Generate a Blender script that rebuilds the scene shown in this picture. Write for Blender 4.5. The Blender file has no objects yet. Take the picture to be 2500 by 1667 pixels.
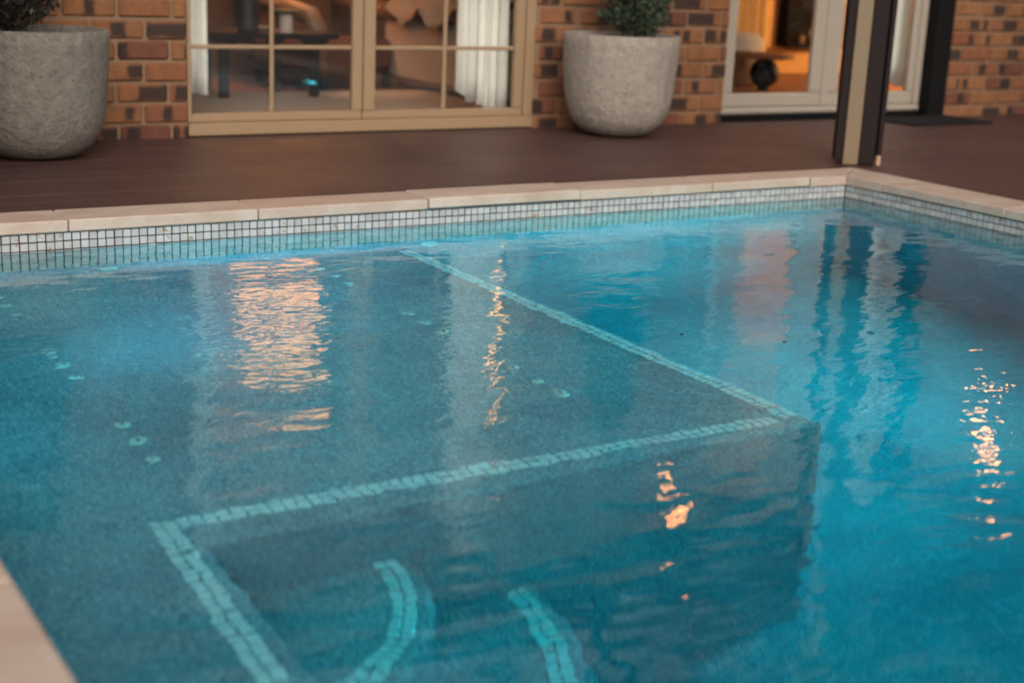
import bpy, bmesh, math, random
from mathutils import Matrix, Vector, noise
random.seed(7)
R = math.radians
scene = bpy.context.scene
COL = scene.collection

# ------------------------------------------------------------------ camera
cam_d = bpy.data.cameras.new('camera')
cam = bpy.data.objects.new('camera', cam_d)
COL.objects.link(cam)
rot = Matrix(((0.85044479, 0.10132485, -0.51621404),
              (-0.52436235, 0.24214314, -0.81633989),
              (0.04228217, 0.96493522, 0.2590603)))
cam.matrix_world = Matrix.Translation((0, 0, 0.876)) @ rot.to_4x4()
cam_d.lens = 50.0
cam_d.sensor_width = 36.0
cam_d.clip_start = 0.05
cam_d.clip_end = 2000
cam_d.dof.use_dof = True
cam_d.dof.focus_distance = 3.7
cam_d.dof.aperture_fstop = 2.35
scene.camera = cam

# ------------------------------------------------------------------ sky and sun (soft overcast dusk)
SUN_EL, SUN_AZ = 34.0, 200.0
world = bpy.data.worlds.new('World')
scene.world = world
world.use_nodes = True
wn = world.node_tree
wn.nodes.clear()
w_out = wn.nodes.new('ShaderNodeOutputWorld')
w_bg = wn.nodes.new('ShaderNodeBackground')
w_sky = wn.nodes.new('ShaderNodeTexSky')
w_sky.sky_type = 'NISHITA'
w_sky.sun_disc = False
w_sky.sun_elevation = R(SUN_EL)
w_sky.sun_rotation = R(SUN_AZ)
w_sky.dust_density = 4.0
w_hs = wn.nodes.new('ShaderNodeHueSaturation')
w_hs.inputs['Saturation'].default_value = 0.12
wn.links.new(w_sky.outputs[0], w_hs.inputs['Color'])
w_tint = wn.nodes.new('ShaderNodeMix')
w_tint.data_type = 'RGBA'
w_tint.blend_type = 'MULTIPLY'
w_tint.inputs[0].default_value = 1.0
w_tint.inputs[7].default_value = (1.035, 0.985, 0.95, 1)
wn.links.new(w_hs.outputs[0], w_tint.inputs[6])
wn.links.new(w_tint.outputs[2], w_bg.inputs['Color'])
w_bg.inputs['Strength'].default_value = 0.15
wn.links.new(w_bg.outputs[0], w_out.inputs['Surface'])

sun_d = bpy.data.lights.new('sun', 'SUN')
sun_d.energy = 0.5
sun_d.angle = R(40)
sun_d.color = (1.0, 0.86, 0.72)
sun = bpy.data.objects.new('sun', sun_d)
COL.objects.link(sun)
sun.rotation_euler = (R(90 - SUN_EL), 0, R(180 - SUN_AZ))

scene.view_settings.view_transform = 'Standard'
scene.view_settings.look = 'None'
scene.view_settings.gamma = 1.0
scene.view_settings.exposure = 0.2
scene.cycles.use_denoising = True
scene.cycles.use_light_tree = False
scene.cycles.max_bounces = 7
scene.cycles.transmission_bounces = 5
scene.cycles.glossy_bounces = 3
scene.cycles.diffuse_bounces = 2
scene.cycles.transparent_max_bounces = 8
scene.cycles.sample_clamp_indirect = 12.0

# ------------------------------------------------------------------ mesh helpers
class MB:
    def __init__(s):
        s.v, s.f = [], []
    def add(s, vs, fs):
        n = len(s.v)
        s.v += [tuple(p) for p in vs]
        s.f += [tuple(i + n for i in f) for f in fs]
        return s
    def box(s, x0, x1, y0, y1, z0, z1, b=0.0, M=None):
        c = Vector(((x0 + x1) / 2, (y0 + y1) / 2, (z0 + z1) / 2))
        h = (abs(x1 - x0) / 2, abs(y1 - y0) / 2, abs(z1 - z0) / 2)
        sg = [(i, j, k) for i in (-1, 1) for j in (-1, 1) for k in (-1, 1)]
        if b <= 0:
            vs = [c + Vector((h[0] * a, h[1] * d, h[2] * e)) for a, d, e in sg]
            fs = [(0, 1, 3, 2), (4, 6, 7, 5), (0, 4, 5, 1), (2, 3, 7, 6), (0, 2, 6, 4), (1, 5, 7, 3)]
        else:
            b = min(b, min(h) * 0.9)
            vs, idx = [], {}
            for sgn in sg:
                for ax in range(3):
                    p = [sgn[i] * (h[i] if i == ax else h[i] - b) for i in range(3)]
                    idx[(sgn, ax)] = len(vs)
                    vs.append(c + Vector(p))
            fs = []
            for ax in range(3):
                o = [i for i in range(3) if i != ax]
                for sn in (-1, 1):
                    loop = []
                    for q in ((-1, -1), (1, -1), (1, 1), (-1, 1)):
                        t = [0, 0, 0]; t[ax] = sn; t[o[0]] = q[0]; t[o[1]] = q[1]
                        loop.append(idx[(tuple(t), ax)])
                    fs.append(tuple(loop))
            for a, d, e in ((0, 1, 2), (0, 2, 1), (1, 2, 0)):
                for sa in (-1, 1):
                    for sd in (-1, 1):
                        t0 = [0, 0, 0]; t0[a] = sa; t0[d] = sd
                        t1 = list(t0); t0[e] = -1; t1[e] = 1
                        fs.append((idx[(tuple(t0), a)], idx[(tuple(t1), a)], idx[(tuple(t1), d)], idx[(tuple(t0), d)]))
            for sgn in sg:
                fs.append((idx[(sgn, 0)], idx[(sgn, 1)], idx[(sgn, 2)]))
        if M is not None:
            vs = [M @ p for p in vs]
        return s.add(vs, fs)
    def lathe(s, prof, c=(0, 0, 0), n=32, M=None, closed=False):
        vs, fs = [], []
        m = len(prof)
        for i in range(n):
            a = 2 * math.pi * i / n
            for r, z in prof:
                p = Vector((c[0] + r * math.cos(a), c[1] + r * math.sin(a), c[2] + z))
                vs.append(M @ p if M is not None else p)
        for i in range(n):
            j = (i + 1) % n
            for k in range(m - 1 if not closed else m):
                l = (k + 1) % m
                fs.append((i * m + k, j * m + k, j * m + l, i * m + l))
        if not closed:
            if prof[0][0] > 1e-5:
                fs.append(tuple(i * m for i in range(n))[::-1])
            if prof[-1][0] > 1e-5:
                fs.append(tuple(i * m + m - 1 for i in range(n)))
        return s.add(vs, fs)
    def tube(s, pts, rad, n=8):
        pts = [Vector(p) for p in pts]
        rads = rad if isinstance(rad, (list, tuple)) else [rad] * len(pts)
        vs, fs = [], []
        for i, p in enumerate(pts):
            d = (pts[min(i + 1, len(pts) - 1)] - pts[max(i - 1, 0)]).normalized()
            u = d.cross(Vector((0, 0, 1)))
            if u.length < 1e-3:
                u = d.cross(Vector((1, 0, 0)))
            u.normalize(); w = d.cross(u)
            for k in range(n):
                a = 2 * math.pi * k / n
                vs.append(p + (u * math.cos(a) + w * math.sin(a)) * rads[i])
        for i in range(len(pts) - 1):
            for k in range(n):
                l = (k + 1) % n
                fs.append((i * n + k, i * n + l, (i + 1) * n + l, (i + 1) * n + k))
        fs.append(tuple(range(n))[::-1])
        fs.append(tuple((len(pts) - 1) * n + k for k in range(n)))
        return s.add(vs, fs)
    def prism(s, poly, z0, z1, ch=0.0):
        n = len(poly)
        rings = [[(x, y, z0) for x, y in poly]]
        if ch > 0:
            rings.append([(x, y, z1 - ch) for x, y in poly])
            rings.append([(x, y, z1 - ch * 0.3) for x, y in inset(poly, ch * 0.3)])
            rings.append([(x, y, z1) for x, y in inset(poly, ch)])
        else:
            rings.append([(x, y, z1) for x, y in poly])
        vs = [p for r in rings for p in r]
        fs = []
        for k in range(len(rings) - 1):
            for i in range(n):
                j = (i + 1) % n
                fs.append((k * n + i, k * n + j, (k + 1) * n + j, (k + 1) * n + i))
        fs.append(tuple(range(n))[::-1])
        fs.append(tuple((len(rings) - 1) * n + i for i in range(n)))
        return s.add(vs, fs)
    def mesh(s, name, m, smooth=False, recalc=True):
        me = bpy.data.meshes.new(name)
        me.from_pydata(s.v, [], s.f)
        if recalc:
            bm = bmesh.new(); bm.from_mesh(me)
            bmesh.ops.recalc_face_normals(bm, faces=bm.faces)
            bm.to_mesh(me); bm.free()
        if smooth:
            for p in me.polygons:
                p.use_smooth = True
        me.materials.append(m)
        return me
    def build(s, name, m, parent=None, smooth=False, recalc=True):
        return place(name, s.mesh(name, m, smooth, recalc), parent)

def inset(poly, e):
    n = len(poly); out = []
    area = sum(poly[i][0] * poly[(i + 1) % n][1] - poly[(i + 1) % n][0] * poly[i][1] for i in range(n))
    sg = 1 if area > 0 else -1
    for i in range(n):
        p0, p1, p2 = Vector(poly[i - 1]), Vector(poly[i]), Vector(poly[(i + 1) % n])
        d1, d2 = (p1 - p0).normalized(), (p2 - p1).normalized()
        n1, n2 = Vector((-d1.y, d1.x)) * sg, Vector((-d2.y, d2.x)) * sg
        b = n1 + n2
        q = p1 + b * (e / max(0.2, 1 + n1.dot(n2)))
        out.append((q.x, q.y))
    return out

def place(name, me, parent=None, loc=(0, 0, 0), rz=0.0):
    o = bpy.data.objects.new(name, me)
    COL.objects.link(o)
    o.location = loc
    o.rotation_euler = (0, 0, rz)
    if parent is not None:
        o.parent = parent
        if parent.type == 'EMPTY':
            o.matrix_parent_inverse = Matrix.Translation(-Vector(parent.location))
    return o

def thing(name, label, cat, loc=(0, 0, 0), group=None):
    o = bpy.data.objects.new(name, None)
    COL.objects.link(o)
    o.empty_display_size = 0.1
    o.location = loc
    return tag(o, label, cat, group)

def tag(o, label=None, cat=None, group=None, kind=None):
    if label: o['label'] = label
    if cat: o['category'] = cat
    if group: o['group'] = group
    if kind: o['kind'] = kind
    return o

# ------------------------------------------------------------------ material helpers
DRY = 0.71                                        # common reflectance level of everything above the water
POOL_LINING = ('pebble_plaster', 'step_mosaic', 'white_plastic', 'white_linen')
class NT:
    def __init__(s, name):
        s.m = bpy.data.materials.new(name)
        s.m.use_nodes = True
        s.t = s.m.node_tree
        s.b = s.t.nodes['Principled BSDF']
        s.out = s.t.nodes['Material Output']
    def n(s, typ, ins=None, **kw):
        nd = s.t.nodes.new(typ)
        for k, v in kw.items():
            setattr(nd, k, v)
        for k, v in (ins or {}).items():
            s.set(nd.inputs[k], v)
        return nd
    def set(s, sock, v):
        if isinstance(v, bpy.types.NodeSocket):
            s.t.links.new(v, sock)
        elif isinstance(v, bpy.types.Node):
            s.t.links.new(v.outputs[0], sock)
        else:
            if hasattr(sock, 'default_value') and sock.type == 'RGBA' and len(v) == 3:
                v = (*v, 1)
            sock.default_value = v
    def pos(s):
        return s.n('ShaderNodeNewGeometry').outputs['Position']
    def noise(s, vec, scale, detail=2.0, rough=0.5):
        return s.n('ShaderNodeTexNoise', {'Vector': vec, 'Scale': scale, 'Detail': detail, 'Roughness': rough}).outputs[0]
    def ramp(s, fac, stops, interp='LINEAR'):
        r = s.n('ShaderNodeValToRGB', {'Fac': fac})
        r.color_ramp.interpolation = interp
        el = r.color_ramp.elements
        while len(el) < len(stops):
            el.new(0.5)
        for e, (p, c) in zip(el, stops):
            e.position = p
            e.color = (*c, 1) if len(c) == 3 else c
        return r.outputs[0]
    def math(s, op, a, b=0.0, c=0.0):
        nd = s.n('ShaderNodeMath', operation=op)
        s.set(nd.inputs[0], a); s.set(nd.inputs[1], b); s.set(nd.inputs[2], c)
        return nd.outputs[0]
    def mix(s, fac, a, b, mode='MIX'):
        nd = s.n('ShaderNodeMix', data_type='RGBA', blend_type=mode)
        s.set(nd.inputs[0], fac); s.set(nd.inputs[6], a); s.set(nd.inputs[7], b)
        return nd.outputs[2]
    def bump(s, h, dist, strength=1.0, nrm=None):
        nd = s.n('ShaderNodeBump', {'Height': h, 'Distance': dist, 'Strength': strength})
        if nrm is not None:
            s.set(nd.inputs['Normal'], nrm)
        return nd.outputs[0]
    def done(s, col=None, rough=0.6, nrm=None, **kw):
        if col is not None and s.m.name not in POOL_LINING:
            col = s.mix(1.0, col, (DRY, DRY, DRY), 'MULTIPLY')
        if col is not None: s.set(s.b.inputs['Base Color'], col)
        s.set(s.b.inputs['Roughness'], rough)
        if nrm is not None: s.set(s.b.inputs['Normal'], nrm)
        for k, v in kw.items():
            s.set(s.b.inputs[k], v)
        return s.m

def rnd(t):
    oi = t.n('ShaderNodeObjectInfo').outputs['Random']
    isl = t.n('ShaderNodeNewGeometry').outputs['Random Per Island']
    return t.math('FRACT', t.math('ADD', oi, isl))

def plain(name, col, rough=0.5, var=0.12, scale=18.0, bump=0.0, bscale=60.0, **kw):
    t = NT(name)
    p = t.pos()
    nz = t.noise(p, scale, 3)
    c = t.mix(nz, tuple(x * (1 - var) for x in col), tuple(min(1, x * (1 + var)) for x in col))
    nb = t.bump(t.noise(p, bscale, 3), bump) if bump > 0 else None
    return t.done(c, rough, nb, **kw)

def emissive(name, col, strength):
    t = NT(name)
    t.b.inputs['Emission Color'].default_value = (*col, 1)
    t.b.inputs['Emission Strength'].default_value = strength
    t.b.inputs['Base Color'].default_value = (*col, 1)
    return t.m

M = {}
def brick_mat():
    t = NT('brick')
    r = rnd(t)
    p = t.pos()
    off = t.n('ShaderNodeCombineXYZ', {'X': t.math('MULTIPLY', r, 37.0), 'Y': t.math('MULTIPLY', r, 11.0), 'Z': t.math('MULTIPLY', r, 23.0)})
    q = t.n('ShaderNodeVectorMath', {0: p, 1: off}, operation='ADD').outputs[0]
    base = t.ramp(r, [(0.0, (0.275, 0.110, 0.038)), (0.25, (0.320, 0.140, 0.052)), (0.5, (0.255, 0.090, 0.034)), (0.72, (0.30, 0.124, 0.050)), (0.88, (0.20, 0.068, 0.033)), (1.0, (0.155, 0.052, 0.030))])
    base = t.mix(1.0, base, t.mix(t.noise(q, 17, 5, 0.65), (0.45, 0.42, 0.42), (1.55, 1.5, 1.42)), 'MULTIPLY')
    # scorched ends and soft burnt patches, laid out along each brick
    oc = t.n('ShaderNodeSeparateXYZ', {0: t.n('ShaderNodeTexCoord').outputs['Object']})
    u = t.math('DIVIDE', oc.outputs[0], 0.108)
    v = t.math('DIVIDE', oc.outputs[2], 0.0385)
    wob = t.math('MULTIPLY', t.math('SUBTRACT', t.noise(q, 26, 3), 0.5), 0.55)
    dark = None
    for mul, add in ((5.13, 0.17), (9.77, 0.61)):
        ra = t.math('FRACT', t.math('MULTIPLY_ADD', r, mul, add))
        rb = t.math('FRACT', t.math('MULTIPLY_ADD', r, mul * 3.1, add))
        rc = t.math('FRACT', t.math('MULTIPLY_ADD', r, mul * 7.7, add))
        c0 = t.math('MULTIPLY_ADD', ra, 1.9, -0.95)
        wd = t.math('MULTIPLY_ADD', t.math('POWER', rb, 2.5), 0.75, 0.10)
        du = t.math('ADD', t.math('ABSOLUTE', t.math('SUBTRACT', u, c0)), t.math('MULTIPLY', wob, 0.5))
        mu = t.n('ShaderNodeMapRange', {'Value': t.math('SUBTRACT', du, wd), 'From Min': 0.0, 'From Max': 0.16, 'To Min': 1.0, 'To Max': 0.0}).outputs[0]
        dv = t.math('ADD', t.math('ABSOLUTE', v), wob)
        mv = t.n('ShaderNodeMapRange', {'Value': dv, 'From Min': 0.55, 'From Max': 1.05, 'To Min': 1.0, 'To Max': 0.0}).outputs[0]
        on = t.math('GREATER_THAN', rc, 0.46)
        k1 = t.math('MULTIPLY', t.math('MULTIPLY', mu, mv), on)
        dark = k1 if dark is None else t.math('MAXIMUM', dark, k1)
    col = t.mix(t.math('MULTIPLY', dark, 0.90), base, (0.018, 0.011, 0.010))
    h = t.noise(q, 70, 4)
    return t.done(col, 0.85, t.bump(h, 0.003))
M['brick'] = brick_mat()
M['mortar'] = plain('mortar', (0.30, 0.185, 0.11), 0.95, 0.2, 40, 0.002, 150)

def travertine():
    t = NT('travertine')
    r = rnd(t); p = t.pos()
    mp = t.n('ShaderNodeVectorMath', {0: p, 1: (1.0, 3.0, 1.0)}, operation='MULTIPLY').outputs[0]
    a = t.mix(r, (0.60, 0.445, 0.36), (0.70, 0.55, 0.46))
    a = t.mix(t.ramp(t.noise(mp, 4, 4, 0.6), [(0.35, (0, 0, 0)), (0.7, (1, 1, 1))]), a, (0.56, 0.40, 0.30))
    a = t.mix(t.ramp(t.noise(p, 9, 3), [(0.55, (0, 0, 0)), (0.72, (0.55, 0.55, 0.55))]), a, (0.70, 0.60, 0.50))
    pit = t.ramp(t.noise(p, 120, 2), [(0.66, (0, 0, 0)), (0.74, (1, 1, 1))])
    a = t.mix(t.math('MULTIPLY', pit, 0.5), a, (0.30, 0.20, 0.13))
    return t.done(a, 0.55, t.bump(t.noise(p, 60, 4), 0.002))
M['coping'] = travertine()

def deck_mat():
    t = NT('deck_timber')
    r = rnd(t); p = t.pos()
    st = t.n('ShaderNodeVectorMath', {0: p, 1: (1.2, 45.0, 10.0)}, operation='MULTIPLY').outputs[0]
    a = t.mix(r, (0.096, 0.043, 0.036), (0.078, 0.034, 0.029))
    a = t.mix(t.math('MULTIPLY', t.noise(st, 2.0, 4), 0.4), a, (0.056, 0.026, 0.022))
    a = t.mix(t.ramp(t.noise(p, 1.6, 3), [(0.45, (0, 0, 0)), (0.75, (0.5, 0.5, 0.5))]), a, (0.135, 0.066, 0.052))
    ro = t.n('ShaderNodeMapRange', {'Value': t.noise(p, 5, 3), 'To Min': 0.42, 'To Max': 0.62}).outputs[0]
    return t.done(a, ro, t.bump(t.noise(st, 3, 4), 0.002))
M['deck'] = deck_mat()

def pebble():
    t = NT('pebble_plaster')
    p = t.pos()
    v = t.n('ShaderNodeTexVoronoi', {'Vector': p, 'Scale': 210.0, 'Randomness': 1.0})
    c = t.ramp(t.n('ShaderNodeSeparateColor', {'Color': v.outputs['Color']}).outputs[0],
               [(0.0, (0.14, 0.255, 0.345)), (0.4, (0.215, 0.365, 0.480)), (0.8, (0.29, 0.445, 0.565)), (1.0, (0.43, 0.57, 0.69))])
    big = t.ramp(t.noise(p, 2.6, 5, 0.6), [(0.32, (0.68, 0.74, 0.78)), (0.5, (0.95, 0.96, 0.97)), (0.7, (1.14, 1.10, 1.06))])
    c = t.mix(1.0, c, big, 'MULTIPLY')
    return t.done(c, 0.85)
M['pebble'] = pebble()

def tile_mat(name, a, b, stain):
    t = NT(name)
    r = rnd(t); p = t.pos()
    c = t.mix(r, a, b)
    s1 = t.ramp(t.noise(p, 34, 3, 0.6), [(0.60, (0, 0, 0)), (0.68, (1, 1, 1))])
    c = t.mix(t.math('MULTIPLY', s1, stain), c, (0.42, 0.25, 0.12))
    return t.done(c, 0.18)
M['tile'] = tile_mat('glazed_tile', (0.51, 0.50, 0.49), (0.65, 0.64, 0.63), 0.8)
M['mosaic'] = tile_mat('step_mosaic', (0.74, 0.79, 0.94), (0.88, 0.90, 0.98), 0.25)
M['grout'] = plain('tile_grout', (0.085, 0.070, 0.060), 0.9, 0.2)

def concrete(name, a, b):
    t = NT(name)
    p = t.pos()
    n1 = t.noise(p, 26, 5, 0.65)
    c = t.mix(t.ramp(n1, [(0.32, (0, 0, 0)), (0.68, (1, 1, 1))]), a, b)
    c = t.mix(t.ramp(t.noise(p, 4, 3), [(0.4, (0, 0, 0)), (0.8, (0.5, 0.5, 0.5))]), c, tuple(x * 0.8 for x in a))
    pits = t.ramp(t.noise(p, 85, 2), [(0.28, (0, 0, 0)), (0.42, (1, 1, 1))])
    c = t.mix(t.math('MULTIPLY', t.math('SUBTRACT', 1.0, pits), 0.55), c, tuple(x * 0.45 for x in a))
    zc = t.n('ShaderNodeSeparateXYZ', {0: p}).outputs[2]
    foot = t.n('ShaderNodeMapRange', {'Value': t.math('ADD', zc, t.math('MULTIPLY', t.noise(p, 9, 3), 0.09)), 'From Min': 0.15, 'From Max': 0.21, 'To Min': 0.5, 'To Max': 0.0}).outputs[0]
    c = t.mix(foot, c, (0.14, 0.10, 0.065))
    run = t.n('ShaderNodeVectorMath', {0: p, 1: (1.0, 1.0, 0.06)}, operation='MULTIPLY').outputs[0]
    c = t.mix(t.ramp(t.noise(run, 22, 2), [(0.58, (0, 0, 0)), (0.72, (0.35, 0.35, 0.35))]), c, tuple(x * 0.6 for x in a))
    h = t.math('ADD', t.math('MULTIPLY', n1, 0.7), t.math('MULTIPLY', t.noise(p, 75, 3), 0.5))
    return t.done(c, 0.9, t.bump(h, 0.012))
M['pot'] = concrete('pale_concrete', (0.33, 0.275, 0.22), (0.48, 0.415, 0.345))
M['pot_dark'] = concrete('shaded_concrete', (0.20, 0.165, 0.132), (0.33, 0.285, 0.24))  # darker copy of the pot concrete, shade at the left painted into its colour

M['tan_frame'] = plain('tan_powder_coat', (0.40, 0.262, 0.145), 0.45, 0.04, 8)
M['white_frame'] = plain('white_door_paint', (0.46, 0.39, 0.31), 0.45, 0.04, 8)
M['dark_metal'] = plain('dark_brown_metal', (0.020, 0.011, 0.010), 0.6, 0.15, 12, **{'Specular IOR Level': 0.15})
M['black'] = plain('black_paint', (0.006, 0.006, 0.006), 0.6, 0.2, 12, **{'Specular IOR Level': 0.15})
M['tan_post'] = plain('tan_post_paint', (0.25, 0.165, 0.088), 0.5, 0.08, 8)
M['foot'] = plain('pale_timber', (0.60, 0.38, 0.22), 0.7, 0.1)
M['rubber'] = plain('mat_rubber', (0.012, 0.012, 0.013), 0.9, 0.3, 90, 0.003, 300, **{'Specular IOR Level': 0.2})
M['soil'] = plain('soil', (0.035, 0.024, 0.016), 0.95, 0.4, 60, 0.01, 80)
M['chrome'] = plain('steel_rim', (0.6, 0.62, 0.63), 0.25, 0.05, Metallic=1.0)
M['plastic'] = plain('white_plastic', (0.66, 0.70, 0.73), 0.35, 0.02)
M['jet_grey'] = plain('grey_plastic', (0.30, 0.33, 0.34), 0.6)
M['hole'] = plain('dark_opening', (0.02, 0.03, 0.035), 0.8)
M['curtain'] = plain('white_linen', (0.90, 0.85, 0.78), 0.9, 0.05, 30, 0.0006, 500, **{'Subsurface Weight': 0.0})
M['orange_curtain'] = plain('amber_curtain', (0.80, 0.52, 0.20), 0.9, 0.08, 20)
M['room_wall'] = plain('room_plaster', (0.55, 0.40, 0.30), 0.9, 0.05, 5)
M['timber_wall'] = plain('timber_panel', (0.20, 0.085, 0.045), 0.6, 0.3, 7)
M['amber_wall'] = plain('amber_plaster', (0.66, 0.33, 0.11), 0.9, 0.06, 5)
M['pink_wall'] = plain('pink_plaster', (0.85, 0.58, 0.55), 0.9, 0.06, 5)
M['floor_wood'] = plain('floor_timber', (0.28, 0.11, 0.055), 0.4, 0.25, 6)
M['ceiling'] = plain('ceiling_plaster', (0.75, 0.70, 0.62), 0.9, 0.03, 4)
M['rug'] = plain('woven_rug', (0.52, 0.42, 0.34), 0.95, 0.15, 60, 0.003, 300)
M['sofa'] = plain('taupe_fabric', (0.58, 0.47, 0.39), 0.95, 0.08, 50, 0.001, 400)
M['throw'] = plain('cream_throw', (0.44, 0.37, 0.30), 0.95, 0.2, 18, 0.006, 50)
M['leather'] = plain('tan_leather', (0.24, 0.12, 0.06), 0.55, 0.2, 14, 0.001, 200)
M['brown_leather'] = plain('brown_leather', (0.15, 0.060, 0.032), 0.6, 0.25, 14, **{'Specular IOR Level': 0.2})
M['vase'] = plain('dark_ribbed_ceramic', (0.035, 0.028, 0.032), 0.5, 0.2)
M['candle'] = plain('pink_wax', (0.62, 0.47, 0.42), 0.6, 0.05)
M['dish'] = plain('green_dish', (0.20, 0.17, 0.10), 0.5, 0.1)
M['soffit'] = plain('soffit_paint', (0.62, 0.57, 0.50), 0.8, 0.05, 4)
M['roof'] = plain('roof_tile', (0.075, 0.055, 0.048), 0.8, 0.3, 6)
M['fascia'] = plain('fascia_paint', (0.045, 0.032, 0.028), 0.5, 0.1)
M['beam'] = plain('beam_stain', (0.040, 0.024, 0.020), 0.6, 0.2)
M['earth'] = plain('garden_soil_grass', (0.075, 0.085, 0.04), 0.95, 0.4, 2.0, 0.02, 20)
M['bark'] = plain('bark', (0.06, 0.042, 0.03), 0.9, 0.3, 40)
M['firebox'] = plain('firebox_black', (0.006, 0.004, 0.004), 0.8, 0.3, **{'Specular IOR Level': 0.1})
M['log'] = plain('split_log', (0.20, 0.10, 0.06), 0.85, 0.3, 30)

def leaf_mat(name, a, b):
    t = NT(name)
    r = rnd(t)
    c = t.mix(r, a, b)
    return t.done(c, 0.55)
M['leaf'] = leaf_mat('conifer_leaf', (0.035, 0.055, 0.028), (0.085, 0.105, 0.055))
M['leaf_dark'] = leaf_mat('box_leaf', (0.012, 0.016, 0.010), (0.045, 0.036, 0.022))

def glass_mat():
    t = NT('window_glass')
    t.t.nodes.remove(t.b)
    bf = t.n('ShaderNodeNewGeometry').outputs['Backfacing']
    ior = t.n('ShaderNodeMapRange', {'Value': bf, 'To Min': 1.5, 'To Max': 0.6667}).outputs[0]   # same reflectance on entry and exit
    fr = t.n('ShaderNodeFresnel', {'IOR': ior})
    tr = t.n('ShaderNodeBsdfTransparent', {'Color': (0.94, 0.95, 0.94)})
    gl = t.n('ShaderNodeBsdfGlossy', {'Color': (1, 1, 1), 'Roughness': 0.0})
    mx = t.n('ShaderNodeMixShader', {0: fr, 1: tr.outputs[0], 2: gl.outputs[0]})
    t.t.links.new(mx.outputs[0], t.out.inputs['Surface'])
    return t.m
M['glass'] = glass_mat()

GUSTS = ((1.28, 3.05, 0.75, 1.0), (2.20, 3.20, 0.45, 0.8), (0.80, 3.05, 0.4, 0.6), (2.55, 2.05, 0.5, 0.7))
def water_mat():
    t = NT('water')
    t.t.nodes.remove(t.b)
    p = t.pos()
    calm = t.n('ShaderNodeMapRange', {'Value': t.noise(p, 1.1, 2), 'From Min': 0.38, 'From Max': 0.66, 'To Min': 0.45, 'To Max': 1.25}).outputs[0]
    warp = t.n('ShaderNodeVectorMath', {0: p, 1: t.n('ShaderNodeVectorMath', {0: t.n('ShaderNodeTexNoise', {'Vector': p, 'Scale': 3.0, 'Detail': 1.0}).outputs['Color'], 1: (0.12, 0.12, 0.0)}, operation='MULTIPLY').outputs[0]}, operation='ADD').outputs[0]
    st = t.n('ShaderNodeMapping', {'Vector': warp, 'Rotation': (0, 0, R(30)), 'Scale': (0.7, 1.25, 1.0)}).outputs[0]
    a = t.noise(st, 2.6, 1.0)          # long swell
    b = t.noise(st, 9.0, 1.0)          # ripples
    c = t.noise(st, 24.0, 2.0)         # fine ripples
    h = t.math('MULTIPLY', a, 0.0065)
    h = t.math('ADD', h, t.math('MULTIPLY', b, 0.0030))
    h = t.math('ADD', h, t.math('MULTIPLY', t.math('MULTIPLY', c, calm), 0.00115))
    # breeze patches where the fine ripples stand up
    gust = None
    for gx, gy, gr, ga in GUSTS:
        dd = t.n('ShaderNodeVectorMath', {0: p, 1: (gx, gy, 0.0)}, operation='DISTANCE').outputs['Value']
        k = t.n('ShaderNodeMapRange', {'Value': dd, 'From Min': 0.15 * gr, 'From Max': gr, 'To Min': ga, 'To Max': 0.0}, interpolation_type='SMOOTHSTEP').outputs[0]
        gust = k if gust is None else t.math('ADD', gust, k)
    h = t.math('ADD', h, t.math('MULTIPLY', t.math('MULTIPLY', t.noise(st, 30.0, 1.0), gust), 0.0022))
    nb = t.bump(h, 1.0)
    gl = t.n('ShaderNodeBsdfGlass', {'Color': (1, 1, 1), 'Roughness': 0.0, 'IOR': 1.333, 'Normal': nb})
    va = t.n('ShaderNodeVolumeAbsorption', {'Color': (0.0, 0.898, 0.908), 'Density': 1.55})
    t.t.links.new(gl.outputs[0], t.out.inputs['Surface'])
    t.t.links.new(va.outputs[0], t.out.inputs['Volume'])
    return t.m
M['water'] = water_mat()

# ------------------------------------------------------------------ dimensions (metres; water surface z = 0)
PX0, PX1, PY0, PY1 = 0.372, 4.19, -2.2, 4.15     # inner faces of the pool walls
FLOOR = -1.38
CT, CB = 0.092, 0.056                             # coping top and underside
DZ = 0.090                                        # deck top
HY = 5.86                                         # face of the house bricks
IZ = 0.125                                        # interior floor

# ------------------------------------------------------------------ ground, deck
g = MB()
BIG = 400
for x0, x1, y0, y1 in ((-BIG, 0.2, -BIG, BIG), (4.3, BIG, -BIG, BIG), (0.2, 4.3, 4.28, BIG), (0.2, 4.3, -BIG, -2.35)):
    g.add([(x0, y0, 0), (x1, y0, 0), (x1, y1, 0), (x0, y1, 0)], [(0, 1, 2, 3)])
for i in range(len(g.v)):
    g.v[i] = (g.v[i][0], g.v[i][1], -0.02)
tag(g.build('ground', M['earth']), kind='structure')

deck = MB().box(-4.0, 10.5, 4.33, 5.83, 0.02, 0.045).box(4.42, 10.5, -4.0, 4.32, 0.02, 0.045).box(-4.0, -0.06, -4.0, 4.32, 0.02, 0.045).build('deck', M['fascia'])
tag(deck, kind='structure')
def boards(x0, x1, y0, y1):
    n = max(1, round((y1 - y0) / 0.139))
    w = (y1 - y0) / n
    me = MB().box(x0, x1, 0.0012, w - 0.0012, DZ - 0.025, DZ, 0.0018).mesh('board', M['deck'])
    for i in range(n):
        place('board', me, deck, (0, y0 + i * w, random.uniform(-0.0008, 0.0004)))
boards(-4.0, 10.5, 4.312, 5.845)
boards(4.388, 10.5, -4.0, 4.312)
boards(-4.0, -0.045, -4.0, 4.312)

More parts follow.
